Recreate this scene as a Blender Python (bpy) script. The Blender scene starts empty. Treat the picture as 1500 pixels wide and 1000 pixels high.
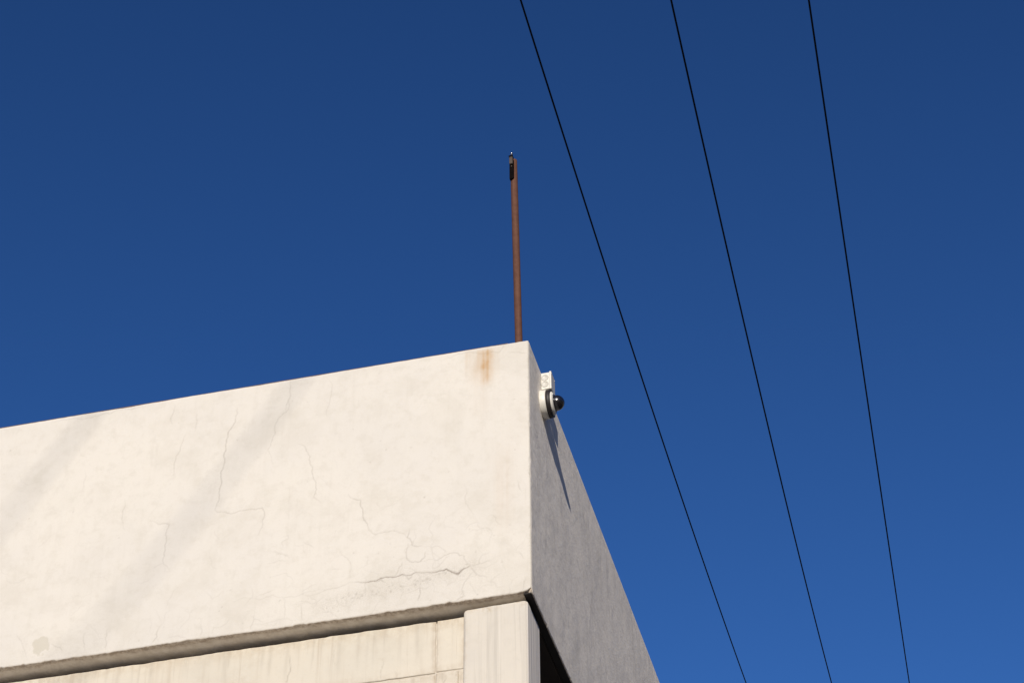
import bpy, bmesh, math, random
import numpy as np
from mathutils import Vector, Matrix

random.seed(7)
scene = bpy.context.scene
col = scene.collection
rad = math.radians

# ------------------------------------------------------------------ camera
CAM = Vector((2.116, -8.902, 1.6))
yaw, pitch, roll = rad(13.92), rad(40.05), rad(-0.398)
fwd = Vector((-math.sin(yaw) * math.cos(pitch), math.cos(yaw) * math.cos(pitch), math.sin(pitch)))
rt = Vector((math.cos(yaw), math.sin(yaw), 0))
up = rt.cross(fwd)
rt2 = rt * math.cos(roll) + up * math.sin(roll)
up2 = up * math.cos(roll) - rt * math.sin(roll)
cd = bpy.data.cameras.new('camera')
cd.sensor_width = 36.0
cd.lens = 36.0 * 3290 / 1500
cd.clip_start, cd.clip_end = 0.1, 2000
cam = bpy.data.objects.new('camera', cd)
cam.matrix_world = Matrix(((rt2.x, up2.x, -fwd.x, CAM.x), (rt2.y, up2.y, -fwd.y, CAM.y),
                           (rt2.z, up2.z, -fwd.z, CAM.z), (0, 0, 0, 1)))
col.objects.link(cam)
scene.camera = cam

# ------------------------------------------------------------------ sky and sun
SUN = Vector((0.188, -1.0, 0.357)).normalized()          # towards the sun
sun_el = math.asin(SUN.z)
world = bpy.data.worlds.new('World')
scene.world = world
world.use_nodes = True
wn = world.node_tree
bg = wn.nodes['Background']
sky = wn.nodes.new('ShaderNodeTexSky')
sky.sky_type = 'NISHITA'
sky.sun_disc = False
sky.sun_elevation = sun_el
sky.sun_rotation = math.atan2(SUN.x, SUN.y)
sky.altitude = 3000
sky.air_density = 1.5
sky.dust_density = 0.0
sky.ozone_density = 4.0
gam = wn.nodes.new('ShaderNodeGamma')                    # contrasty camera rendering of a clear sky
gam.inputs[1].default_value = 1.66
wn.links.new(sky.outputs[0], gam.inputs[0])
hs = wn.nodes.new('ShaderNodeHueSaturation')
hs.inputs['Saturation'].default_value = 1.022
hs.inputs['Value'].default_value = 0.87
wn.links.new(gam.outputs[0], hs.inputs['Color'])
wn.links.new(hs.outputs[0], bg.inputs[0])
bg.inputs[1].default_value = 0.05
sl = bpy.data.lights.new('sun', 'SUN')
sl.energy = 5.0
sl.angle = rad(0.53)
sl.color = (1.0, 0.92, 0.80)
so = bpy.data.objects.new('sun', sl)
so.rotation_euler = SUN.to_track_quat('Z', 'Y').to_euler()
so.location = SUN * 50
col.objects.link(so)
scene.view_settings.view_transform = 'Standard'
scene.view_settings.look = 'None'
scene.view_settings.gamma = 1
scene.view_settings.use_curve_mapping = False
scene.view_settings.exposure = 0.2
scene.render.resolution_x, scene.render.resolution_y = 1024, 682

# ------------------------------------------------------------------ helpers
def tag(o, label=None, cat=None, group=None, kind=None):
    if label: o['label'] = label
    if cat: o['category'] = cat
    if group: o['group'] = group
    if kind: o['kind'] = kind
    return o

def empty(name, loc=(0, 0, 0)):
    o = bpy.data.objects.new(name, None)
    o.location = loc
    o.empty_display_size = 0.1
    col.objects.link(o)
    return o

def link(name, me, mat, parent=None, smooth=True):
    o = bpy.data.objects.new(name, me)
    col.objects.link(o)
    if mat: me.materials.append(mat)
    if smooth:
        me.polygons.foreach_set('use_smooth', np.ones(len(me.polygons), dtype=bool))
    if parent:
        o.parent = parent
        o.matrix_parent_inverse = Matrix.Translation(parent.location).inverted()
    return o

def np_mesh(name, V, Q, attrs=None):
    me = bpy.data.meshes.new(name)
    V = np.ascontiguousarray(V, dtype=np.float32); Q = np.ascontiguousarray(Q, dtype=np.int32)
    me.vertices.add(len(V)); me.vertices.foreach_set('co', V.ravel())
    me.loops.add(Q.size); me.loops.foreach_set('vertex_index', Q.ravel())
    me.polygons.add(len(Q))
    me.polygons.foreach_set('loop_start', np.arange(0, Q.size, Q.shape[1], dtype=np.int32))
    me.polygons.foreach_set('loop_total', np.full(len(Q), Q.shape[1], dtype=np.int32))
    me.update(calc_edges=True)
    for k, a in (attrs or {}).items():
        at = me.attributes.new(k, 'FLOAT', 'POINT')
        at.data.foreach_set('value', np.ascontiguousarray(a, dtype=np.float32).ravel())
    me.validate()
    return me

def grid_quads(nu, nv, flip=False, closev=False):
    i = np.arange(nu - 1)[:, None]; j = np.arange(nv if closev else nv - 1)[None, :]
    j2 = (j + 1) % nv
    a = i * nv + j; b = (i + 1) * nv + j; c = (i + 1) * nv + j2; d = i * nv + j2
    Q = np.stack([a, b, c, d], -1).reshape(-1, 4)
    return Q[:, ::-1] if flip else Q

_rng = np.random.default_rng(11)
_lat = [_rng.random((256, 256)) for _ in range(10)]
def vnoise(x, y, k=0):
    """smooth value noise in -1..1"""
    L = _lat[k % 10]
    xi = np.floor(x).astype(int); yi = np.floor(y).astype(int)
    fx = x - xi; fy = y - yi
    fx = fx * fx * (3 - 2 * fx); fy = fy * fy * (3 - 2 * fy)
    a = L[xi % 256, yi % 256]; b = L[(xi + 1) % 256, yi % 256]
    c = L[xi % 256, (yi + 1) % 256]; d = L[(xi + 1) % 256, (yi + 1) % 256]
    return 2 * ((a * (1 - fx) + b * fx) * (1 - fy) + (c * (1 - fx) + d * fx) * fy) - 1
def fnoise(x, y, k=0, o=4):
    s = 0; a = 1; t = 0
    for i in range(o):
        s = s + a * vnoise(x * 2 ** i + 17.3 * i, y * 2 ** i + 5.1 * i, k + i); t += a; a *= .5
    return s / t
def sstep(a, b, x):
    t = np.clip((x - a) / (b - a), 0, 1)
    return t * t * (3 - 2 * t)

def bm_obj(name, bm, mat, parent=None, smooth=False):
    bmesh.ops.recalc_face_normals(bm, faces=bm.faces)
    me = bpy.data.meshes.new(name); bm.to_mesh(me); bm.free()
    return link(name, me, mat, parent, smooth)

def box_bm(x0, x1, y0, y1, z0, z1, bev=0.0, seg=3):
    bm = bmesh.new()
    bmesh.ops.create_cube(bm, size=1)
    for v in bm.verts:
        v.co = Vector((x0 + (v.co.x + .5) * (x1 - x0), y0 + (v.co.y + .5) * (y1 - y0), z0 + (v.co.z + .5) * (z1 - z0)))
    if bev:
        bmesh.ops.bevel(bm, geom=bm.edges[:], offset=bev, segments=seg, profile=.5, affect='EDGES')
    return bm

def lathe(profile, n, frame, closed_ends=True):
    """profile = [(axis, radius)], frame = (origin, axis, u, w)"""
    O, A, U, W = [Vector(v) for v in frame]
    bm = bmesh.new(); rings = []
    for a, r in profile:
        if r < 1e-6:
            rings.append([bm.verts.new(O + A * a)])
        else:
            rings.append([bm.verts.new(O + A * a + U * (r * math.cos(2 * math.pi * i / n)) + W * (r * math.sin(2 * math.pi * i / n))) for i in range(n)])
    for R0, R1 in zip(rings, rings[1:]):
        for i in range(n):
            j = (i + 1) % n
            q = [R0[i % len(R0)], R0[j % len(R0)], R1[j % len(R1)], R1[i % len(R1)]]
            q2 = []
            for v in q:
                if v not in q2: q2.append(v)
            if len(q2) > 2: bm.faces.new(q2)
    for R in (rings[0], rings[-1]):
        if closed_ends and len(R) > 2: bm.faces.new(R)
    return bm

# ------------------------------------------------------------------ materials
class NT:
    def __init__(s, name):
        s.m = bpy.data.materials.new(name); s.m.use_nodes = True
        s.t = s.m.node_tree; s.b = s.t.nodes['Principled BSDF']
        s.co = s.t.nodes.new('ShaderNodeTexCoord').outputs['Object']
    def n(s, kind, **kw):
        nd = s.t.nodes.new(kind)
        for k, v in kw.items(): setattr(nd, k, v)
        return nd
    def plug(s, sock, v):
        if hasattr(v, 'links') or isinstance(v, bpy.types.NodeSocket): s.t.links.new(v, sock)
        elif isinstance(v, (tuple, list)) and len(v) == 3 and sock.type == 'RGBA': sock.default_value = (*v, 1)
        else: sock.default_value = v
    def noise(s, scale, detail=4, rough=.55, stretch=None, dist=0):
        nd = s.n('ShaderNodeTexNoise')
        nd.inputs['Scale'].default_value = scale; nd.inputs['Detail'].default_value = detail
        nd.inputs['Roughness'].default_value = rough; nd.inputs['Distortion'].default_value = dist
        if stretch:
            mp = s.n('ShaderNodeMapping'); mp.inputs['Scale'].default_value = stretch
            s.plug(mp.inputs[0], s.co); s.plug(nd.inputs['Vector'], mp.outputs[0])
        else: s.plug(nd.inputs['Vector'], s.co)
        return nd.outputs[0]
    def ramp(s, v, a, b, lo=0., hi=1.):
        nd = s.n('ShaderNodeMapRange', interpolation_type='SMOOTHSTEP')
        s.plug(nd.inputs[0], v)
        for i, x in zip((1, 2, 3, 4), (a, b, lo, hi)): nd.inputs[i].default_value = x
        return nd.outputs[0]
    def math(s, op, a, b=0.):
        nd = s.n('ShaderNodeMath', operation=op); s.plug(nd.inputs[0], a); s.plug(nd.inputs[1], b)
        return nd.outputs[0]
    def mix(s, f, a, b, mode='MIX'):
        nd = s.n('ShaderNodeMix', data_type='RGBA', blend_type=mode)
        s.plug(nd.inputs[0], f); s.plug(nd.inputs[6], a); s.plug(nd.inputs[7], b)
        return nd.outputs[2]
    def attr(s, name):
        return s.n('ShaderNodeAttribute', attribute_name=name).outputs['Fac']
    def bump(s, h, strength, dist, prev=None):
        nd = s.n('ShaderNodeBump'); nd.inputs['Distance'].default_value = dist
        s.plug(nd.inputs['Strength'], strength); s.plug(nd.inputs['Height'], h)
        if prev is not None: s.plug(nd.inputs['Normal'], prev)
        return nd.outputs[0]
    def done(s, color, rough=.85, normal=None, spec=.3, metal=0.):
        s.plug(s.b.inputs['Base Color'], color); s.plug(s.b.inputs['Roughness'], rough)
        s.b.inputs['Specular IOR Level'].default_value = spec; s.b.inputs['Metallic'].default_value = metal
        if normal is not None: s.plug(s.b.inputs['Normal'], normal)
        return s.m

def plaster_material():
    t = NT('painted_plaster')
    side = t.attr('side')
    mul = lambda a, b: t.math('MULTIPLY', a, b)
    # cream paint of the front
    c = t.mix(t.ramp(t.noise(1.3, 5), .35, .68), (0.520, 0.490, 0.443), (0.500, 0.473, 0.434))
    c = t.mix(mul(t.ramp(t.noise(3.4, 8, .68, None, .5), .46, .68), .42), c, (0.440, 0.410, 0.359))
    c = t.mix(mul(t.ramp(t.noise(13, 7, .72), .47, .66), .40), c, (0.436, 0.406, 0.356))
    c = t.mix(mul(t.ramp(t.noise(85, 5, .72), .50, .70), .22), c, (0.410, 0.375, 0.323))
    fs = t.ramp(t.noise(1, 5, .65, (20, 20, 1.4)), .50, .74)
    c = t.mix(mul(fs, .16), c, (0.392, 0.362, 0.314))
    # side face, light put in by a paler colour; mottled and run with rain
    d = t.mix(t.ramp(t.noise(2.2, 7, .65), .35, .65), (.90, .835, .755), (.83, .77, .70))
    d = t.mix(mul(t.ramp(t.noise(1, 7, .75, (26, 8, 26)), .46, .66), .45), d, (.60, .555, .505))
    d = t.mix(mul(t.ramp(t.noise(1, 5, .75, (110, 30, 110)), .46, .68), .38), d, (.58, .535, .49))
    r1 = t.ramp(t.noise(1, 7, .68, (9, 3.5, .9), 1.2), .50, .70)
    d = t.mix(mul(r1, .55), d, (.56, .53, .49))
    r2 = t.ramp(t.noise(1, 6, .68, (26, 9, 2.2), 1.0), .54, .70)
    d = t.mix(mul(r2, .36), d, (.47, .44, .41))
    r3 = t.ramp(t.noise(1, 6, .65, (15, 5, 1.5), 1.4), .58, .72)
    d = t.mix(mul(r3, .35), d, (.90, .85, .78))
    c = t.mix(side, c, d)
    g = mul(t.attr('grime'), t.ramp(t.noise(130, 8, .8), .38, .66))
    c = t.mix(g, c, (0.295, 0.265, 0.218))
    c = t.mix(t.attr('patch'), c, (0.412, 0.383, 0.324))
    c = t.mix(t.attr('rust'), c, (0.366, 0.228, 0.109))
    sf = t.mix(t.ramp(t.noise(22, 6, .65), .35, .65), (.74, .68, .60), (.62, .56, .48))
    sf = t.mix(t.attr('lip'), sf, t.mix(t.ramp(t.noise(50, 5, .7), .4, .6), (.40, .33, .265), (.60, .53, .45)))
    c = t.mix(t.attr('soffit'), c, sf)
    c = t.mix(t.attr('crack'), c, (0.147, 0.118, 0.092))
    n1 = t.bump(t.noise(1, 6, .65, (28, 9, 28)), t.math('ADD', mul(side, .10), .22), .004)
    n2 = t.bump(t.noise(1, 5, .65, (150, 45, 150)), t.math('ADD', mul(side, .50), .22), .0022, n1)
    return t.done(c, .9, n2, .2)

def slab_material():
    t = NT('rendered_block')
    c = t.mix(t.ramp(t.noise(2.1, 5), .35, .65), (0.487, 0.446, 0.377), (0.460, 0.427, 0.366))
    st = t.ramp(t.noise(1, 5, .6, (17, 17, .8)), .48, .78)
    c = t.mix(t.math('MULTIPLY', st, .60), c, (0.368, 0.317, 0.254))
    st2 = t.ramp(t.noise(1, 4, .6, (55, 55, 1.5)), .58, .74)
    c = t.mix(t.math('MULTIPLY', st2, .50), c, (0.339, 0.288, 0.232))
    c = t.mix(t.math('MULTIPLY', t.attr('grime'), t.ramp(t.noise(26, 6, .7), .34, .62)), c, (0.331, 0.265, 0.197))
    c = t.mix(t.math('MULTIPLY', t.ramp(t.noise(70, 4, .7), .58, .7), .2), c, (0.368, 0.317, 0.246))
    c = t.mix(t.attr('drip'), c, (0.262, 0.227, 0.187))
    c = t.mix(t.attr('crack'), c, (0.118, 0.088, 0.064))
    n = t.bump(t.noise(90, 5, .65), .25, .002)
    return t.done(c, .9, n, .2)

def pillar_material():
    t = NT('painted_pillar')
    mul = lambda a, b: t.math('MULTIPLY', a, b)
    c = t.mix(t.ramp(t.noise(2.6, 5), .35, .65), (0.475, 0.439, 0.384), (0.449, 0.417, 0.371))
    c = t.mix(mul(t.ramp(t.noise(14, 7, .7), .48, .68), .28), c, (0.401, 0.371, 0.323))
    st = t.ramp(t.noise(1, 6, .62, (20, 20, .45), .3), .47, .68)
    c = t.mix(mul(st, .50), c, (0.375, 0.349, 0.310))
    st2 = t.ramp(t.noise(1, 6, .6, (62, 62, 1.1), .3), .54, .68)
    c = t.mix(mul(st2, .40), c, (0.327, 0.301, 0.266))
    st3 = t.ramp(t.noise(1, 5, .55, (46, 46, .9), .2), .58, .68)
    c = t.mix(mul(st3, .6), c, (0.523, 0.488, 0.436))
    sd = t.mix(mul(st, .45), (.80, .74, .67), (.55, .52, .48))  # extra light on the side face, put in as a paler colour
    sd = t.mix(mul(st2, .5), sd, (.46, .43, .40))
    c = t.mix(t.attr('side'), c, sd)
    c = t.mix(mul(t.attr('grime'), t.ramp(t.noise(40, 5, .7), .42, .62)), c, (0.314, 0.231, 0.131))
    n = t.bump(t.noise(1, 5, .6, (60, 60, 5)), .45, .003)
    n = t.bump(t.noise(120, 5, .65), .25, .0018, n)
    return t.done(c, .85, n, .25)

def simple(name, c1, c2, scale, rough=.6, spec=.4, metal=0., bump=.1, bdist=.001, stretch=None):
    t = NT(name)
    c = t.mix(t.ramp(t.noise(scale, 5, .6, stretch), .35, .65), c1, c2)
    n = t.bump(t.noise(scale * 4, 4, .6, stretch), bump, bdist) if bump else None
    return t.done(c, rough, n, spec, metal)

M_PLASTER = plaster_material()
M_SLAB = slab_material()
M_PILLAR = pillar_material()
M_JOINT = simple('joint_mortar', (.47, .425, .36), (.40, .355, .295), 30, .95, .1, bump=.4, bdist=.003)
M_SOFFIT = simple('shade_brown_soffit', (.020, .015, .012), (.028, .020, .016), 14, .75, .25)
M_TRIM = simple('shade_black_edge_strip', (.007, .0055, .005), (.012, .009, .008), 20, .7, .25)
M_ROOF = simple('roof_membrane', (.09, .065, .05), (.13, .075, .05), 9, .9, .2, bump=.3, bdist=.003)
M_WHITE = simple('white_plastic', (.555, .535, .49), (.52, .50, .455), 26, .42, .45, bump=.03)
M_WHITE2 = simple('aged_white_plastic', (.55, .535, .49), (.51, .49, .445), 40, .5, .4, bump=.04)
M_GREYP = simple('grey_knockout', (.47, .455, .42), (.44, .425, .39), 60, .5, .4, bump=.03)
M_BLACK = simple('black_rubber', (.010, .008, .009), (.016, .012, .012), 50, .55, .35, bump=.05)
M_STEEL = simple('zinc_steel', (.55, .55, .56), (.42, .42, .43), 90, .3, .5, 1., bump=.05)
M_DARKM = simple('dark_bracket_paint', (.002, .0014, .0016), (.005, .003, .003), 70, .9, .04, bump=.1)
M_GREYM = simple('weathered_grey_steel', (.060, .046, .038), (.040, .030, .025), 80, .7, .25, .1, bump=.2)
M_WIRE = simple('black_cable_sheath', (.004, .004, .006), (.007, .007, .009), 3, .85, .08, bump=0)

def dome_material():
    t = NT('smoked_dome')
    d = t.ramp(t.noise(60, 5, .7), .45, .75)
    t.b.inputs['Coat Weight'].default_value = .6
    t.b.inputs['Coat Roughness'].default_value = .22
    return t.done(t.mix(t.math('MULTIPLY', d, .35), (.006, .005, .006), (.020, .018, .018)), t.ramp(t.noise(40, 4), .3, .7, .16, .30), None, .5)
M_DOME = dome_material()

def rust_material():
    t = NT('rusty_steel')
    c = t.mix(t.ramp(t.noise(30, 6, .65), .35, .65), (.095, .0405, .0245), (.076, .031, .019))
    c = t.mix(t.math('MULTIPLY', t.ramp(t.noise(1, 4, .6, (90, 90, 3)), .5, .7), .6), c, (.120, .058, .034))
    c = t.mix(t.math('MULTIPLY', t.ramp(t.noise(120, 4, .7), .60, .74), .3), c, (.040, .017, .012))
    return t.done(c, .8, t.bump(t.noise(160, 5, .7), .4, .0015), .25)
M_RUST = rust_material()

def ground_material():
    t = NT('street_ground')
    c = t.mix(t.ramp(t.noise(.6, 6, .6), .3, .7), (.25, .225, .19), (.20, .18, .15))
    c = t.mix(t.math('MULTIPLY', t.ramp(t.noise(40, 4, .7), .5, .7), .3), c, (.14, .13, .11))
    return t.done(c, .95, t.bump(t.noise(60, 5), .4, .01), .2)

# ------------------------------------------------------------------ ground
bm = bmesh.new()
bmesh.ops.create_grid(bm, x_segments=8, y_segments=8, size=600)
g = bm_obj('ground', bm, ground_material())
tag(g, kind='structure')

# unseen street added for its bounce light: pale in front, dark along the side
def slab_sheet(name, x0, x1, y0, y1, z0, z1, mat):
    return tag(bm_obj(name, box_bm(x0, x1, y0, y1, z0, z1), mat), kind='structure')
M_ASPH = simple('asphalt', (.045, .044, .042), (.062, .060, .056), 8, .95, .2, bump=.5, bdist=.006)
M_KERB = simple('kerb_concrete', (.36, .34, .30), (.29, .27, .24), 6, .9, .2, bump=.3, bdist=.004)
def added_forecourt_material():
    t = NT('added_forecourt_concrete')
    c = t.mix(t.ramp(t.noise(.5, 6, .6), .3, .7), (.50, .46, .40), (.43, .395, .345))
    return t.done(c, .95, t.bump(t.noise(60, 5), .4, .008), .2)
slab_sheet('added_forecourt', -60, 2.6, -40, 60, -.3, .125, added_forecourt_material())
slab_sheet('added_kerb', 2.602, 2.75, -60, 60, -.3, .128, M_KERB)
slab_sheet('added_road', 2.752, 40, -150, 150, -.3, .006, M_ASPH)

# unseen dry ring of high ground, added to block sky near the horizon
def build_sky_block_hills():
    na, nr = 160, 14
    a = np.linspace(0, 2 * np.pi, na)[:, None]; k = np.linspace(0, 1, nr)[None, :]
    r = 330 + 300 * k + 0 * a
    per = np.abs((a / np.pi) - 1) * 9
    ridge = 112 + 22 * fnoise(per * 1.1 + 3, per * 0 + 2, 2) + 9 * fnoise(per * 4, per * 0 + 5, 4)
    ridge = ridge * (1 + .95 * np.clip(np.cos(a) * 1.15 + .05, 0, 1) ** 1.2)  # raised towards the side wall to cut its blue skylight
    h = ridge * np.sin(np.clip(k * 1.25, 0, 1) * np.pi / 2) ** 1.5 * (1 + .10 * fnoise(r / 40, per * 3, 6)) - 2 + 0 * k
    V = np.stack([r * np.cos(a), r * np.sin(a), h], -1).reshape(-1, 3)
    t = NT('dry_scrub')
    m = t.done(t.mix(t.ramp(t.noise(.05, 6), .35, .65), (.30, .24, .165), (.17, .15, .095)), .95, None, .1)
    o = link('sky_block_hills', np_mesh('sky_block_hills', V, grid_quads(na, nr, flip=True)), m)
    tag(o, kind='structure')
build_sky_block_hills()

# ------------------------------------------------------------------ building
ZB, ZT = 7.706, 9.305
bld = empty('building', (-4.5, 4.5, 0))
tag(bld, 'cracked cream plaster building corner with deep overhanging parapet and grey shaded side', 'building')

def seg_dist(X, Z, a, b):
    ax, az = a; bx, bz = b
    dx, dz = bx - ax, bz - az
    L = dx * dx + dz * dz + 1e-12
    t = np.clip(((X - ax) * dx + (Z - az) * dz) / L, 0, 1)
    return np.hypot(X - ax - t * dx, Z - az - t * dz), t

def fractal_line(pts, rng, amp=.13, depth=4):
    for _ in range(depth):
        out = [pts[0]]
        for a, b in zip(pts, pts[1:]):
            dx, dz = b[0] - a[0], b[1] - a[1]
            k = rng.uniform(-amp, amp)
            out.append(((a[0] + b[0]) / 2 - dz * k, (a[1] + b[1]) / 2 + dx * k)); out.append(b)
        pts = out
    return pts

def paint_cracks(X, Z, cracks, rng, mask=None):
    """crack strength 0..1 on the points X,Z"""
    A = np.zeros_like(X)
    for w, s, pts in cracks:
        w = w * .001
        line = fractal_line(pts, rng)
        n = len(line) - 1
        for i, (a, b) in enumerate(zip(line, line[1:])):
            m = w * 2 + .006
            sel = (X > min(a[0], b[0]) - m) & (X < max(a[0], b[0]) + m) & (Z > min(a[1], b[1]) - m) & (Z < max(a[1], b[1]) + m)
            if mask is not None: sel &= mask
            idx = np.nonzero(sel)[0]
            if not len(idx): continue
            d, _ = seg_dist(X[idx], Z[idx], a, b)
            e = min(i, n - 1 - i) / max(1, n * .25)
            k = (.50 + .38 * (s >= .8)) * s * (.4 + .6 * min(1, e)) * rng.uniform(.55, 1.0)
            ww = w * .5 * rng.uniform(.7, 1.25)
            val = k * np.clip(1.25 - d / (ww + .0022), 0, 1)
            A[idx] = np.maximum(A[idx], val)
    return A

CRACKS = [
    (4,0.75,[(-1.625,9.160),(-1.632,9.086),(-1.660,9.017),(-1.674,8.918),(-1.673,8.790),(-1.676,8.682),(-1.684,8.550),(-1.698,8.500)]),
    (3,0.6,[(-1.698,8.500),(-1.678,8.479),(-1.600,8.456),(-1.541,8.466),(-1.436,8.465),(-1.421,8.424),(-1.427,8.338),(-1.446,8.290)]),
    (5,0.35,[(-1.862,9.178),(-1.853,9.120),(-1.862,9.047)]),
    (2.5,0.5,[(-1.995,9.252),(-2.005,9.188),(-1.995,9.120)]),
    (2.5,0.5,[(-1.912,9.038),(-1.933,8.931),(-1.957,8.862),(-1.956,8.771)]),
    (2.5,0.6,[(-2.059,8.495),(-2.010,8.460),(-1.972,8.462),(-1.948,8.449),(-1.959,8.381),(-1.955,8.294),(-1.958,8.209),(-1.919,8.160)]),
    (2.5,0.4,[(-1.958,8.209),(-2.011,8.184)]),
    (2,0.4,[(-2.224,8.667),(-2.221,8.568),(-2.220,8.524),(-2.200,8.459)]),
    (2,0.3,[(-2.479,8.906),(-2.468,8.748)]),
    (2.5,0.5,[(-2.221,7.852),(-2.223,7.778),(-2.221,7.730)]),
    (2.5,0.6,[(-1.937,7.822),(-1.945,7.758),(-1.975,7.718)]),
    (2.5,0.5,[(-1.710,7.785),(-1.713,7.724)]),
    (2,0.4,[(-2.344,7.847),(-2.330,7.739)]),
    (2.5,0.5,[(-2.529,7.811),(-2.472,7.778),(-2.457,7.751)]),
    (2,0.4,[(-2.730,7.901),(-2.679,7.811),(-2.648,7.733)]),
    (2,0.4,[(-1.433,7.804),(-1.437,7.756),(-1.448,7.718)]),
    (2,0.35,[(-1.429,7.747),(-1.328,7.747),(-1.264,7.752),(-1.213,7.736)]),
    (2,0.4,[(-1.279,7.876),(-1.268,7.809),(-1.272,7.753)]),
    (2,0.4,[(-1.190,7.829),(-1.179,7.762),(-1.173,7.729)]),
    (2,0.4,[(-1.372,8.183),(-1.312,8.156),(-1.266,8.131)]),
    (2,0.3,[(-1.587,7.911),(-1.410,7.890),(-1.339,7.911),(-1.222,7.875),(-1.151,7.896),(-1.050,7.887)]),
    (2.5,0.5,[(-2.704,9.278),(-2.541,9.265),(-2.380,9.271),(-2.252,9.275),(-2.222,9.292)]),
    (2.5,0.5,[(-1.331,9.186),(-1.333,9.092),(-1.384,9.046),(-1.402,8.976),(-1.431,8.835),(-1.394,8.737)]),
    (2.5,0.5,[(-1.331,9.319),(-1.323,9.184),(-1.348,9.086)]),
    (2,0.4,[(-1.110,9.255),(-1.099,9.120),(-1.109,9.001)]),
    (2.5,0.6,[(-1.257,8.847),(-1.233,8.833),(-1.191,8.753),(-1.172,8.677),(-1.152,8.585),(-1.157,8.480),(-1.114,8.437)]),
    (3,0.75,[(-0.968,8.463),(-0.900,8.416),(-0.885,8.344),(-0.865,8.272),(-0.848,8.218)]),
    (2.5,0.5,[(-0.848,8.218),(-0.804,8.184),(-0.703,8.183),(-0.644,8.139)]),
    (3,0.7,[(-0.631,8.187),(-0.644,8.139),(-0.614,8.084),(-0.564,8.070)]),
    (3,0.7,[(-0.636,8.096),(-0.644,8.031),(-0.626,7.987),(-0.569,7.977),(-0.548,7.998),(-0.544,8.030)]),
    (2.5,0.6,[(-0.569,7.977),(-0.484,7.970),(-0.428,7.997),(-0.385,7.997),(-0.343,7.970),(-0.312,7.911)]),
    (2.5,0.5,[(-0.312,7.911),(-0.245,7.912),(-0.203,7.921)]),
    (2,0.4,[(-1.194,7.886),(-1.079,7.883),(-0.979,7.899),(-0.908,7.912)]),
    (4,0.8,[(-0.908,7.912),(-0.836,7.900),(-0.773,7.913),(-0.709,7.907),(-0.624,7.904),(-0.539,7.906)]),
    (5,1,[(-0.539,7.906),(-0.483,7.900),(-0.434,7.909),(-0.398,7.882),(-0.370,7.872),(-0.342,7.897),(-0.312,7.911)]),
    (10,0.8,[(-0.395,7.886),(-0.376,7.867),(-0.356,7.883)]),
    (2.5,0.6,[(-0.312,7.911),(-0.293,7.872),(-0.258,7.837),(-0.223,7.828)]),
    (2.5,0.5,[(-0.293,7.872),(-0.342,7.807),(-0.352,7.769),(-0.341,7.727)]),
    (3,0.7,[(-0.573,7.830),(-0.567,7.781),(-0.578,7.743)]),
    (3,0.6,[(-0.389,7.711),(-0.355,7.729),(-0.334,7.734)]),
    (3,0.5,[(-0.067,8.382),(-0.046,8.310)]),
    (2.5,0.45,[(-0.475,9.257),(-0.385,9.285),(-0.264,9.260),(-0.158,9.251),(-0.128,9.298)]),
    (2.5,0.45,[(-0.113,9.238),(-0.002,9.211)]),
    (2.5,0.5,[(-0.709,7.907),(-0.688,7.932),(-0.668,7.969),(-0.662,7.993)]),
    (2,0.4,[(-0.996,8.109),(-0.942,8.041),(-0.934,8.015)]),
    (2,0.4,[(-1.197,8.203),(-1.136,8.159)]),
    (2,0.35,[(-0.347,8.417),(-0.339,8.296),(-0.295,8.220)]),
    (4,0.7,[(-0.794,7.892),(-0.773,7.908),(-0.751,7.885)]),
    (5,0.7,[(-0.652,7.909),(-0.627,7.880),(-0.610,7.902)]),
    (2,0.4,[(-0.549,8.064),(-0.471,8.050),(-0.428,7.997)]),
    (2,0.35,[(-1.357,8.172),(-1.296,8.145),(-1.266,8.123)]),
]

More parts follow.
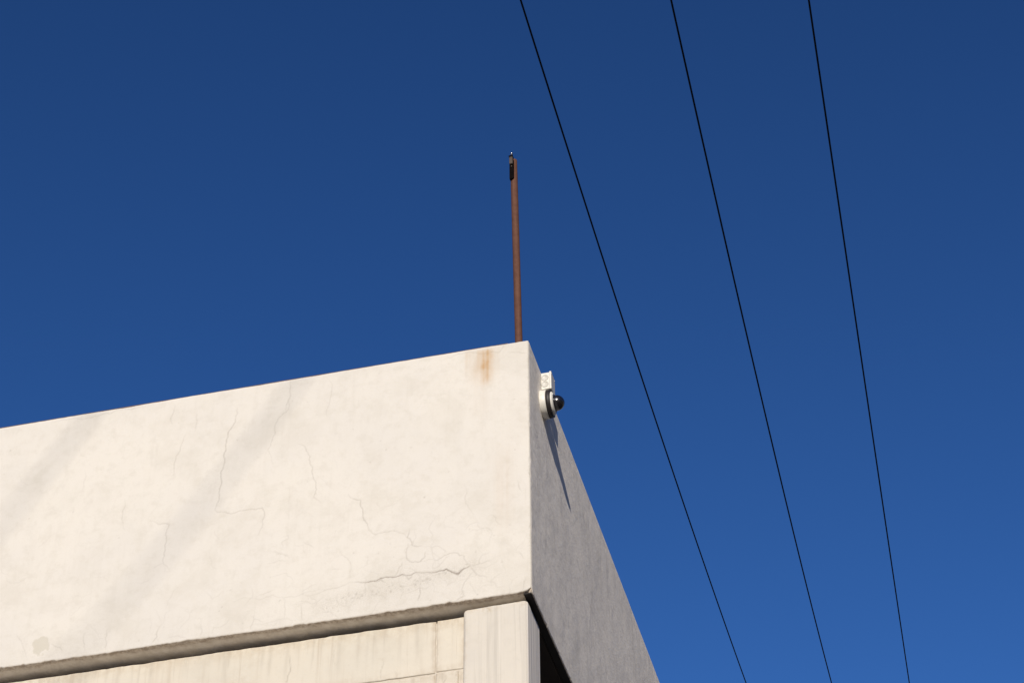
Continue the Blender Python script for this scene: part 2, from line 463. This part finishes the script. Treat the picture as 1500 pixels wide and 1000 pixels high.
def build_parapet():
    rng = np.random.default_rng(5)
    r = .009
    xl = np.concatenate([np.linspace(-9, -3.3, 24)[:-1], np.linspace(-3.3, -r, 824)])
    yr = np.concatenate([np.linspace(r, 1.6, 320)[:-1], np.linspace(1.6, 4.2, 300)[:-1], np.linspace(4.2, 9, 20)])
    th = np.radians(np.linspace(-90, 0, 7))[1:-1]
    px = np.concatenate([xl, np.zeros(len(th)), np.zeros(len(yr))])
    py = np.concatenate([np.zeros(len(xl)), np.zeros(len(th)), yr])
    kind = np.concatenate([np.zeros(len(xl)), np.ones(len(th)), np.full(len(yr), 2)]).astype(int)
    ang = np.concatenate([np.full(len(xl), -np.pi / 2), th, np.zeros(len(yr))])
    along = np.concatenate([xl, np.zeros(len(th)), yr])
    # profile: (inset, z), top inner -> over the top -> face -> soffit -> up the inside
    bt, bb = .013, .008
    prof = [(.22, ZT - .004), (.12, ZT - .002), (.04, ZT)]
    prof += [(bt - bt * math.sin(a), ZT - bt + bt * math.cos(a)) for a in np.radians((0, 22, 45, 68))]
    nz = 392
    zf = np.linspace(ZT - bt, ZB + bb, nz)
    f0 = len(prof)
    prof += [(0., z) for z in zf]
    f1 = len(prof)
    prof += [(bb - bb * math.cos(a), ZB + bb - bb * math.sin(a)) for a in np.radians((30, 60, 90))]
    prof += [(o, ZB) for o in (.014, .022, .030, .040, .055, .075, .10, .13, .16, .20)]
    s1 = len(prof)
    prof += [(.22, ZB + .002), (.22, (ZB + ZT) / 2)]
    prof = np.array(prof)
    nu, nv = len(px), len(prof)
    O = np.broadcast_to(prof[:, 0], (nu, nv)).copy(); Z = np.broadcast_to(prof[:, 1], (nu, nv)).copy()
    U = np.broadcast_to(along[:, None], (nu, nv)); K = np.broadcast_to(kind[:, None], (nu, nv))
    dense = ((U > -3.4) & (U < 4.3)).astype(float)
    onface = np.zeros(nv); onface[f0:f1] = 1; onface = np.broadcast_to(onface, (nu, nv))
    # distance (m) from the face border, used to calm the relief towards the edges
    eb = np.minimum(np.clip(ZT - Z, 0, 1), np.clip(Z - ZB, 0, 1))
    calm = sstep(0, .04, eb) * onface * sstep(0, .03, np.abs(U))
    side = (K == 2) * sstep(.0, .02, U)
    # paint attributes, front face only
    X1 = np.where(K == 0, U, 9.0).ravel(); Z1 = Z.ravel()
    front = ((K == 0) & (onface > 0)).ravel() & (X1 > -3.3)
    crack = paint_cracks(X1, Z1, CRACKS, rng, front)
    # faint map cracking scattered over the lower right of the front
    webs = []
    for _ in range(70):
        x = -abs(rng.normal(.75, .55)); z = ZB + abs(rng.normal(.16, .16)) + .03
        a = rng.uniform(0, 6.3); pts = [(x, z)]
        for _ in range(rng.integers(2, 5)):
            a += rng.normal(0, .7); L = rng.uniform(.02, .06)
            x += L * math.cos(a); z += L * math.sin(a); pts.append((x, z))
        webs.append((1.5, rng.uniform(.16, .42), pts))
    for _ in range(40):
        x = rng.uniform(-3, -.05); z = rng.uniform(ZB + .1, ZT - .03)
        a = rng.uniform(-2.2, -.9); pts = [(x, z)]
        for _ in range(rng.integers(2, 6)):
            a += rng.normal(0, .4); L = rng.uniform(.02, .05)
            x += L * math.cos(a); z += L * math.sin(a); pts.append((x, z))
        webs.append((1.5, rng.uniform(.10, .30), pts))
    for _ in range(70):           # small pits
        x = rng.uniform(-3, -.03); z = rng.uniform(ZB + .02, ZT - .05)
        if rng.random() < .5: x = -abs(rng.normal(.6, .4)); z = ZB + abs(rng.normal(.14, .12)) + .02
        webs.append((rng.uniform(2, 5), rng.uniform(.3, .7), [(x, z), (x + rng.normal(0, .004), z + rng.normal(0, .004))]))
    for (a, b) in zip([(-1.00, 7.815), (-.80, 7.845), (-.60, 7.862), (-.48, 7.885)], [(-.80, 7.845), (-.60, 7.862), (-.48, 7.885), (-.33, 7.90)]):
        for _ in range(13):
            t = rng.random(); x = a[0] + (b[0] - a[0]) * t + rng.normal(0, .012); z = a[1] + (b[1] - a[1]) * t + rng.normal(-.006, .016)
            webs.append((rng.uniform(2, 7), rng.uniform(.25, .8), [(x, z), (x + rng.normal(0, .009), z + rng.normal(0, .005))]))
    crack = np.maximum(crack, paint_cracks(X1, Z1, webs, rng, front)).reshape(nu, nv)
    # side face: a few vertical hair cracks and pits
    Y1 = np.where(K == 2, U, -9.0).ravel()
    sf = ((K == 2) & (onface > 0)).ravel() & (Y1 < 4.3)
    sw = []
    for _ in range(60):
        y = rng.uniform(.05, 3.8); z = rng.uniform(ZB + .05, ZT - .1); a = -1.57; pts = [(y, z)]
        for _ in range(rng.integers(2, 7)):
            a = -1.57 + rng.normal(0, .35); L = rng.uniform(.03, .09); y += L * math.cos(a); z += L * math.sin(a); pts.append((y, z))
        sw.append((2, rng.uniform(.15, .5), pts))
    for _ in range(160):
        y = rng.uniform(.03, 3.9); z = rng.uniform(ZB + .02, ZT - .02)
        sw.append((rng.uniform(2, 6), rng.uniform(.2, .6), [(y, z), (y + rng.normal(0, .004), z + rng.normal(0, .01))]))
    crack = np.maximum(crack, paint_cracks(Y1, Z1, sw, rng, sf).reshape(nu, nv))
    fx = X1.reshape(nu, nv)
    # rust run below the top edge
    core = np.exp(-((fx + .228 + .006 * vnoise(Z * 30, Z * 0, 2)) / .026) ** 2) * sstep(9.015, 9.10, Z) * sstep(9.300, 9.262, Z)
    wide = sstep(-.36, -.335, fx) * sstep(-.145, -.20, fx) * sstep(9.0, 9.20, Z) * sstep(9.305, 9.27, Z)
    streak = .5 + .5 * vnoise(fx * 130, Z * 3, 4)
    lstreak = .35 + .65 * sstep(-.1, .6, vnoise(fx * 55, Z * 2 + 9, 5))
    low = np.exp(-((fx + .14) / .05) ** 2) * sstep(7.95, 8.3, Z) * sstep(8.75, 8.45, Z) * .10 * (.4 + streak)
    below = np.exp(-((fx + .25) / .06) ** 2) * sstep(8.75, 8.95, Z) * sstep(9.1, 9.0, Z) * .07 * (.3 + streak)
    rust = np.clip(core * (.50 + .45 * streak) * (.85 + .45 * fnoise(fx * 45, Z * 30, 6)) + wide * .42 * lstreak * (.6 + .4 * streak) + low + below, 0, .9) * (fx < 1)
    # grey mud splash near the lower left
    pr = np.hypot((fx + 2.581) / .050, (Z - 7.815) / .058) + .35 * fnoise(fx * 30, Z * 30, 1)
    drip = (np.abs(fx + 2.585 + .01 * vnoise(Z * 40, fx * 0, 3)) < .018) * (Z < 7.80) * (Z > 7.745)
    patch = np.clip(sstep(1.02, .88, pr) + .7 * drip * sstep(-.4, .2, vnoise(fx * 140, Z * 6, 7)), 0, 1) * .75
    # grime: round the big crack, along the bottom, under the top
    cl = [(-1.05, 7.80), (-.88, 7.83), (-.62, 7.85), (-.45, 7.88), (-.30, 7.90)]
    gd = np.full(fx.shape, 9.)
    for a, b in zip(cl, cl[1:]): gd = np.minimum(gd, seg_dist(fx, Z, a, b)[0])
    grime = .24 * np.exp(-(gd / .045) ** 2) + .08 * np.exp(-(gd / .16) ** 2)
    grime += .20 * np.exp(-((fx + .70) / .14) ** 2 - ((Z - 7.94) / .05) ** 2)
    grime += .14 * sstep(ZB + .30, ZB, Z) + .16 * sstep(ZT - .13, ZT, Z) * (.5 + .5 * vnoise(fx * 6, Z * 0, 8))
    grime = np.where(K == 0, grime, .25 * sstep(ZB + .25, ZB, Z) + .12)
    grime = grime + .5 * np.exp(-((U) / .012) ** 2) * sstep(.0, .6, vnoise(Z * 14, Z * 0 + 3, 2)) * onface
    grime = np.clip(grime, 0, .9) * onface
    soff = np.zeros(nv); soff[f1 + 1:] = 1
    soff = np.broadcast_to(soff, (nu, nv))
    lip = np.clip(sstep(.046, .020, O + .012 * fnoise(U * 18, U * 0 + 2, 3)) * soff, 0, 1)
    # relief
    D = dense * calm * (.0016 * fnoise(U * 3.0, Z * 3.0, 0) + .0007 * fnoise(U * 11, Z * 11, 3))
    D = D + dense * calm * side * (.0008 * fnoise(U * 4, Z * 3, 5) + .0007 * fnoise(U * 16, Z * 26, 6))
    D = D - .0022 * crack * dense
    D = D - .0015 * patch * dense
    D = D + .0012 * np.exp(-(seg_dist(fx, Z, (-2.539, 8.635), (-2.563, 8.435))[0] / .005) ** 2) * dense
    wob_b = .0035 * fnoise(U * 5, U * 0 + 1, 1) + .0025 * fnoise(U * 45, U * 0 + 4, 2)
    wob_t = .0030 * fnoise(U * 4, U * 0 + 7, 6) + .0012 * fnoise(U * 40, U * 0 + 9, 7)
    chip = .022 * np.exp(-(U / .022) ** 2) + .004 * sstep(.55, .9, vnoise(U * 24, U * 0 + 5, 4)) + .008 * np.exp(-((U - .318) / .01) ** 2)
    wb = np.where(onface > 0, sstep(.05, 0, Z - ZB), 1.0 * (np.arange(nv)[None, :] >= f1) * sstep(.09, .01, O))
    Z = Z + dense * (wb * wob_b + (np.arange(nv)[None, :] < f0 + 12) * sstep(.03, 0, ZT - Z) * wob_t)
    Z = Z + dense * (np.arange(nv)[None, :] >= f1 - 6) * chip * sstep(.030, .006, O) * sstep(.03, 0, np.abs(Z - ZB)) * (np.arange(nv)[None, :] < s1)
    Z = Z + dense * soff * .0022 * fnoise(U * 30, O * 60, 5)
    # corner arris wear
    wear = dense * onface * np.exp(-(U / .012) ** 2) * (.0018 + .0028 * sstep(.2, .8, fnoise(Z * 22, Z * 0 + 1, 3)))
    I = O - D + wear            # inset
    A = np.broadcast_to(ang[:, None], (nu, nv))
    cr = np.maximum(r - I, 0)
    PX = np.where(K == 0, np.minimum(U, -np.maximum(I, r)), np.where(K == 2, -I, np.where(I < r, -r + cr * np.cos(A), -I)))
    PY = np.where(K == 0, I, np.where(K == 2, np.maximum(U, np.maximum(I, r)), np.where(I < r, r + cr * np.sin(A), I)))
    V = np.stack([PX, PY, Z], -1).reshape(-1, 3)
    Q = grid_quads(nu, nv, flip=True, closev=True)
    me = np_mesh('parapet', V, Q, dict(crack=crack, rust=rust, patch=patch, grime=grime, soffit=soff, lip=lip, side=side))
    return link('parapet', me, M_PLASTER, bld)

build_parapet()

def height_slab(name, x0, x1, z0, z1, yf, depth, bev, step, mat, parent, cracks=(), seed=0, toprag=.003):
    rng = np.random.default_rng(seed)
    def axis(a, b):
        n = max(4, int((b - a - 2 * bev) / step))
        e = bev * np.array([0, 0, .08, .3, .6])
        return np.concatenate([a + e, np.linspace(a + bev, b - bev, n), b - e[::-1]])
    xs, zs = axis(x0, x1), axis(z0, z1)
    X, Z = np.meshgrid(xs, zs, indexing='ij')
    dx = np.minimum(X - x0, x1 - X); dz = np.minimum(Z - z0, z1 - Z)
    def rnd(d):
        d = np.clip(d, 0, bev); return bev - np.sqrt(np.maximum(0, bev ** 2 - (bev - d) ** 2))
    Y = yf + rnd(dx) + rnd(dz)
    cr = paint_cracks(X.ravel(), Z.ravel(), cracks, rng).reshape(X.shape) if len(cracks) else np.zeros_like(X)
    k = seed * 3.7
    Y += .0012 * fnoise(X * 4 + k, Z * 4, 1) + .0008 * fnoise(X * 25 + k, Z * 25, 2) + .002 * cr
    calm = sstep(.06, 0, z1 - Z)
    grime = np.clip(.35 * sstep(z1 - .09, z1, Z) + .3 * sstep(z0 + .05, z0, Z) + .35 * np.exp(-(dx / .02) ** 2)
                    + .35 * sstep(.2, .8, fnoise(X * 3 + k, Z * 5, 4)), 0, .8)
    drip = np.zeros_like(X)
    for _ in range(int((x1 - x0) * 34) + 1):
        xc = rng.uniform(x0, x1); wd = rng.uniform(.003, .012); L = rng.uniform(.04, .34) if rng.random() < .6 else rng.uniform(.02, .10)
        st = rng.uniform(.08, .34)
        xx = X - xc - .004 * vnoise(Z * 12 + xc * 90, Z * 0, 3)
        drip = np.maximum(drip, st * np.exp(-(xx / wd) ** 2) * sstep(z1 - L, z1 - L * .35, Z + .02 * vnoise(X * 200, Z * 0 + 1, 2)))
    drip *= .75 + .35 * fnoise(X * 60, Z * 20 + k, 8)
    drip += .22 * sstep(.1, .75, fnoise(X * 5 + k, Z * 1.2, 2)) * sstep(z1 - .22, z1, Z)
    drip = np.clip(drip, 0, .6)
    Z2 = Z + calm * (toprag * fnoise(X * 16 + k, X * 0, 5)) + sstep(.04, 0, Z - z0) * .002 * fnoise(X * 20 + k, X * 0 + 3, 6)
    X2 = X + sstep(.02, 0, dx) * .0018 * fnoise(Z * 22 + k, Z * 0, 7)
    for sl_ in ((0, slice(None)), (-1, slice(None)), (slice(None), 0), (slice(None), -1)): Y[sl_] = yf + depth
    V = np.stack([X2, Y, Z2], -1).reshape(-1, 3)
    me = np_mesh(name, V, grid_quads(len(xs), len(zs)), dict(grime=grime, crack=cr, drip=drip))
    return link(name, me, mat, parent)

# rendered blocks of the recessed wall under the overhang
YS = .090
bm = box_bm(-9, -.345, YS + .0055, .215, 0, 7.66)
wall = bm_obj('wall', bm, M_JOINT, bld)
lc = [(3, .75, [(-1.262, 7.60), (-1.256, 7.54), (-1.266, 7.47), (-1.259, 7.40), (-1.27, 7.36)]),
      (2, .4, [(-.78, 7.50), (-.785, 7.43), (-.775, 7.36)]), (2, .35, [(-1.02, 7.62), (-1.03, 7.55), (-1.02, 7.50)]),
      (2, .4, [(-.72, 7.365), (-.70, 7.39), (-.715, 7.42)])]
height_slab('wall_block', -3.25, -.5075, 7.375, 7.673, YS, .08, .006, .006, M_SLAB, wall, lc, 1, .004)
height_slab('wall_block', -.503, -.3605, 7.380, 7.675, YS + .001, .08, .006, .004, M_SLAB, wall, (), 2)
height_slab('wall_block', -6.1, -3.255, 7.375, 7.673, YS, .08, .006, .05, M_SLAB, wall, (), 3)
height_slab('wall_block', -9.0, -6.105, 7.375, 7.673, YS, .08, .006, .05, M_SLAB, wall, (), 4)
row2 = [(-.502, -.392), (-1.72, -.507), (-2.95, -1.725), (-4.2, -2.955), (-5.5, -4.205), (-6.8, -5.505), (-9, -6.805)]
r2c = [(2.5, .6, [(-.455, 7.35), (-.45, 7.33), (-.465, 7.31), (-.455, 7.28)])]
for i, (a, b) in enumerate(row2):
    height_slab('wall_block', a, b, 7.04, 7.366 if i else 7.373, YS - .004 if i == 0 else YS, .08, .006, .005 if i < 2 else .03, M_SLAB, wall, r2c if i == 0 else (), 10 + i, .005)
for i, (a, b) in enumerate([(-1.1, -.362), (-2.3, -1.105), (-3.6, -2.305), (-5.0, -3.605), (-7, -5.005), (-9, -7.005)]):
    height_slab('wall_block', a, b, 6.70, 7.032, YS, .08, .006, .03, M_SLAB, wall, (), 30 + i)
height_slab('plinth_wall', -9, -.362, .02, 6.692, YS, .08, .006, .15, M_SLAB, wall, (), 50)

# corner pillar
def build_pillar():
    x0, x1, y0, y1, zt = -.353, -.030, .030, .292, 7.682
    rc, bt = .015, .020
    path = []
    def side_pts(a, b, n): return [(a[0] + (b[0] - a[0]) * t, a[1] + (b[1] - a[1]) * t) for t in np.linspace(0, 1, n)]
    def arc(cx, cy, a0, a1): return [(cx + rc * math.cos(a), cy + rc * math.sin(a)) for a in np.radians(np.linspace(a0, a1, 6))]
    path += side_pts((x0 + rc, y0), (x1 - rc, y0), 50)[:-1] + arc(x1 - rc, y0 + rc, -90, 0)
    path += side_pts((x1, y0 + rc), (x1, y1 - rc), 40)[1:-1] + arc(x1 - rc, y1 - rc, 0, 90)
    path += side_pts((x1 - rc, y1), (x0 + rc, y1), 6)[1:-1] + arc(x0 + rc, y1 - rc, 90, 180)
    path += side_pts((x0, y1 - rc), (x0, y0 + rc), 6)[1:-1] + arc(x0 + rc, y0 + rc, 180, 270)[:-1]
    P = np.array(path); n = len(P)
    zs = list(np.concatenate([np.linspace(0, 6.9, 12)[:-1], np.linspace(6.9, zt - bt, 120)]))
    ins = [0.] * len(zs)
    for a in np.radians((25, 50, 72, 90)): zs.append(zt - bt + bt * math.sin(a)); ins.append(bt - bt * math.cos(a))
    c = P.mean(0)
    half = np.array([(x1 - x0) / 2, (y1 - y0) / 2]); mid = np.array([(x0 + x1) / 2, (y0 + y1) / 2])
    rings = []
    for z, i in zip(zs, ins):
        q = mid + (P - mid) * (1 - i / half)
        s = np.arange(n) * .006
        fl = .0014 * fnoise(s * 30, np.full(n, z * 1.2), 3) + .0008 * fnoise(s * 110, np.full(n, z * .8), 5)
        q = q + (q - mid) / np.linalg.norm(q - mid, axis=1)[:, None] * fl[:, None] * (z > 6.8)
        zz = np.full(n, z)
        if z > zt - .04: zz = zz + .0022 * fnoise(s * 14, s * 0 + 2, 4) + (P[:, 0] - x0 - .16) * .03
        rings.append(np.column_stack([q, zz]))
    rings.append(np.column_stack([mid + (P - mid) * .02, np.full(n, zt)]))
    V = np.concatenate(rings); nv = len(rings)
    gz = V[:, 2]
    spot = np.exp(-((V[:, 0] + .235) / .022) ** 2 - ((gz - 7.655) / .012) ** 2) * (V[:, 1] < .06)
    grime = np.clip(.55 * sstep(zt - .05, zt - .005, gz) * (.5 + .5 * vnoise(V[:, 0] * 30, V[:, 1] * 30, 2)) + .9 * spot + .25 * np.exp(-((V[:, 0] - x0) / .02) ** 2), 0, .85)
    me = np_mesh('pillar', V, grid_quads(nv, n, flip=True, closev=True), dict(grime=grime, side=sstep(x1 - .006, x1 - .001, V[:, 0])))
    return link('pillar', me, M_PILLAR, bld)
build_pillar()

# side soffit and edge strip coloured dark for deep shade, roof behind the parapet
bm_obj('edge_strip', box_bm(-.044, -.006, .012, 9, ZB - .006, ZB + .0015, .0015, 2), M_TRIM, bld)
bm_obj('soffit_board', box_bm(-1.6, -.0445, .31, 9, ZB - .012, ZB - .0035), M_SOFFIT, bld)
bm_obj('side_wall', box_bm(-1.75, -1.55, .41, 9, 0, ZB - .013), M_SLAB, bld)
bm_obj('roof', box_bm(-9, -.221, .221, 9, ZT - .5, ZT - .35), M_ROOF, bld)
fl = box_bm(-8.9, -.115, .010, .20, ZT - .003, ZT + .0075, .002, 2)
bm_obj('roof_flashing', fl, M_ROOF, bld)

# ------------------------------------------------------------------ rusty mast on the roof edge
def build_mast():
    base, top = Vector((-.0815, .125, 9.29)), Vector((-.1042, .125, 10.781))
    t = empty('roof_mast', base)
    tag(t, 'thin rusty steel pipe mast standing upright on the parapet corner', 'mast')
    A = (top - base).normalized(); U = Vector((1, 0, 0)); U = (U - A * U.dot(A)).normalized(); W = A.cross(U)
    L = (top - base).length; R = .0205
    prof = [(0, R)] + [(L * k / 40, R * (1 + .012 * math.sin(k * 2.1) + .008 * math.sin(k * 5.3))) for k in range(1, 40)] + [(L - .002, R), (L, R - .002), (L, R - .0035), (L - .12, R - .0035)]
    bm_obj('pipe', lathe(prof, 32, (base, A, U, W)), M_RUST, t, True)
    # base flange
    bm_obj('base_plate', box_bm(-.125, -.038, .075, .175, ZT - .001 + .008, ZT + .014, .002, 2), M_RUST, t)
    # dark clamp plate with rounded foot, strapped to the front left of the pipe
    cx, cy = top.x - .0045, top.y - .0235
    bm = bmesh.new()
    w, h = .0135, .15
    zt = top.z - .022
    out = [(-w, zt), (w * .9, zt)] + [(w * .9 * math.cos(a) + .0, zt - h + w * .9 + w * .9 * -math.sin(a) * .8) for a in np.radians(np.linspace(0, 90, 6))] + [(-w, zt - h + w * .2)]
    fr = [bm.verts.new((cx + x, cy - .006, z)) for x, z in out]; bk = [bm.verts.new((cx + x, cy + .009, z)) for x, z in out]
    bm.faces.new(fr); bm.faces.new(bk[::-1])
    for i in range(len(fr)): j = (i + 1) % len(fr); bm.faces.new((fr[i], bk[i], bk[j], fr[j]))
    bm_obj('clamp_plate', bm, M_DARKM, t)
    bm_obj('terminal_block', box_bm(cx - .0115, cx + .0085, cy - .020, cy + .004, top.z - .062, top.z - .006, .002, 2), M_GREYM, t)
    bm_obj('terminal_cap', box_bm(cx - .014, cx + .0105, cy - .023, cy + .006, top.z - .0055, top.z + .003, .0015, 2), M_DARKM, t)
    bo = bm_obj('bolt', lathe([(0, .0035), (.020, .0035), (.020, .0065), (.034, .0065), (.038, .003), (.038, 0)], 16, (Vector((cx, cy - .006, top.z + .003)), Vector((0, 0, 1)), U, Vector((0, 1, 0)))), M_STEEL, t, True)
    for zz in (.072,):
        bm_obj('clamp_screw', lathe([(0, .0045), (.003, .0045), (.004, .003), (.004, 0)], 12, (Vector((cx - .001, cy - .006, top.z - zz)), Vector((0, -1, 0)), Vector((1, 0, 0)), Vector((0, 0, 1)))), M_GREYM, t, True)
build_mast()

# ------------------------------------------------------------------ dome camera on the side face
YC, ZC = .296, 9.084
def build_dome_camera():
    t = empty('dome_camera', (0, YC, ZC))
    tag(t, 'white round security camera with black band and glossy black dome on the grey side wall', 'security camera')
    fr = ((0, YC, ZC), (1, 0, 0), (0, 1, 0), (0, 0, 1))
    N = 72
    bm_obj('mounting_base', lathe([(.0015, .0800), (.004, .0808), (.028, .0800), (.0325, .0788), (.0345, .0765), (.0345, .05)], N, fr), M_WHITE, t, True)
    bm_obj('seal_band', lathe([(.0345, .0700), (.0350, .0772), (.046, .0768), (.056, .0755), (.0575, .0735), (.0575, .04)], N, fr), M_BLACK, t, True)
    tr = bm_obj('trim_ring', lathe([(.0576, .0600), (.0578, .0652), (.062, .0648), (.068, .058), (.0705, .053), (.0715, .0465), (.066, .0440)], N, fr), M_WHITE, t, True)
    R = .0425; c = .0810
    prof = [(.064, R)] + [(c + R * math.sin(a), R * math.cos(a)) for a in np.radians(np.linspace(0, 88, 22))] + [(c + R, 0)]
    bm_obj('dome', lathe(prof, N, fr), M_DOME, t, True)
    bm_obj('dome_collar', lathe([(.0705, R + .0005), (.0745, R + .0030), (.0775, R + .0026), (.0785, R + .0004)], N, fr, False), M_DOME, t, True)
    for k in range(3):
        a = rad(35 + 120 * k); rr = .0555
        o = (.0685, YC + rr * math.cos(a), ZC + rr * math.sin(a))
        bm_obj('screw', lathe([(0, .0035), (.0022, .0035), (.003, .002), (.003, 0)], 12, (o, (1, 0, 0), (0, 1, 0), (0, 0, 1))), M_STEEL, tr, True)
    # cable notch moulding at the top of the base
    bm_obj('cable_notch', lathe([(0, .011), (.010, .011), (.012, .009), (.012, 0)], 20, ((.020, YC + .006, ZC + .0765), (0, 0, 1), (1, 0, 0), (0, 1, 0))), M_WHITE2, t, True)
build_dome_camera()

def build_junction_box():
    x1, y0, y1, z0, z1 = .046, .277, .362, 9.177, 9.290
    t = empty('junction_box', (0, y0, z0))
    tag(t, 'small white plastic junction box with two round knockouts above the dome camera', 'junction box')
    bm_obj('box_body', box_bm(.0012, x1, y0, y1, z0, z1, .003, 3), M_WHITE2, t)
    lid = bm_obj('lid', box_bm(x1 + .0006, .058, y0 - .0022, y1 + .0022, z0 - .002, z1 + .005, .0022, 3), M_WHITE, t)
    for zz in (z0 + .034, z0 + .078):
        f = ((.0225, y0 + .001, zz), (0, -1, 0), (1, 0, 0), (0, 0, 1))
        k = bm_obj('knockout', lathe([(0, .0205), (.0022, .0205), (.0034, .0193), (.0034, .0180), (.0020, .0174), (.0020, 0)], 40, f), M_GREYP, t, True)
    for yy, zz in ((y0 + .008, z0 + .008), (y1 - .008, z0 + .008), (y0 + .008, z1 - .006), (y1 - .008, z1 - .006)):
        bm_obj('lid_screw', lathe([(0, .0038), (.0015, .0038), (.002, .003), (.002, 0)], 14, ((.0578, yy, zz), (1, 0, 0), (0, 1, 0), (0, 0, 1))), M_GREYP, lid, True)
    bm_obj('cable_gland', lathe([(0, .012), (.004, .012), (.004, .0095), (.0105, .0095), (.0105, 0)], 24, ((.024, YC + .008, z0 + .0002), (0, 0, -1), (1, 0, 0), (0, 1, 0))), M_GREYP, t, True)
    bm_obj('blanking_plug', lathe([(0, .015), (.006, .015), (.009, .011), (.009, 0)], 28, ((.040, y1 - .0005, z0 + .035), (0, 1, 0), (1, 0, 0), (0, 0, 1))), M_WHITE, t, True)
build_junction_box()

# ------------------------------------------------------------------ overhead wires
WIRES = [((16.1058, .1267, .0054, -.8174), 'black overhead wire nearest the rusty mast, leftmost of the three'),
         ((16.0666, .0763, .0095, .4974), 'black overhead wire in the middle, between the two others'),
         ((16.0247, .0775, .0096, 1.6724), 'black overhead wire farthest from the building, rightmost of the three')]
for (z0, s, c, x), lab in WIRES:
    ys = np.linspace(-40, 52, 185)
    def zz(y):
        k = 34.
        if y > k: return z0 + s * k + .5 * c * k * k + (s + c * k) * (y - k)
        return z0 + s * y + .5 * c * y * y
    P = [Vector((x - .0391 * y, y, zz(y))) for y in ys]
    n = 10; R = .0088
    V = []
    for i, p in enumerate(P):
        T = (P[min(i + 1, len(P) - 1)] - P[max(i - 1, 0)]).normalized()
        U = T.cross(Vector((0, 0, 1))).normalized(); W = U.cross(T)
        V += [p + U * (R * math.cos(2 * math.pi * k / n)) + W * (R * math.sin(2 * math.pi * k / n)) for k in range(n)]
    me = np_mesh('overhead_wire', np.array([tuple(v) for v in V]), grid_quads(len(P), n, closev=True))
    o = link('overhead_wire', me, M_WIRE)
    tag(o, lab, 'wire', 'overhead wires crossing the sky')
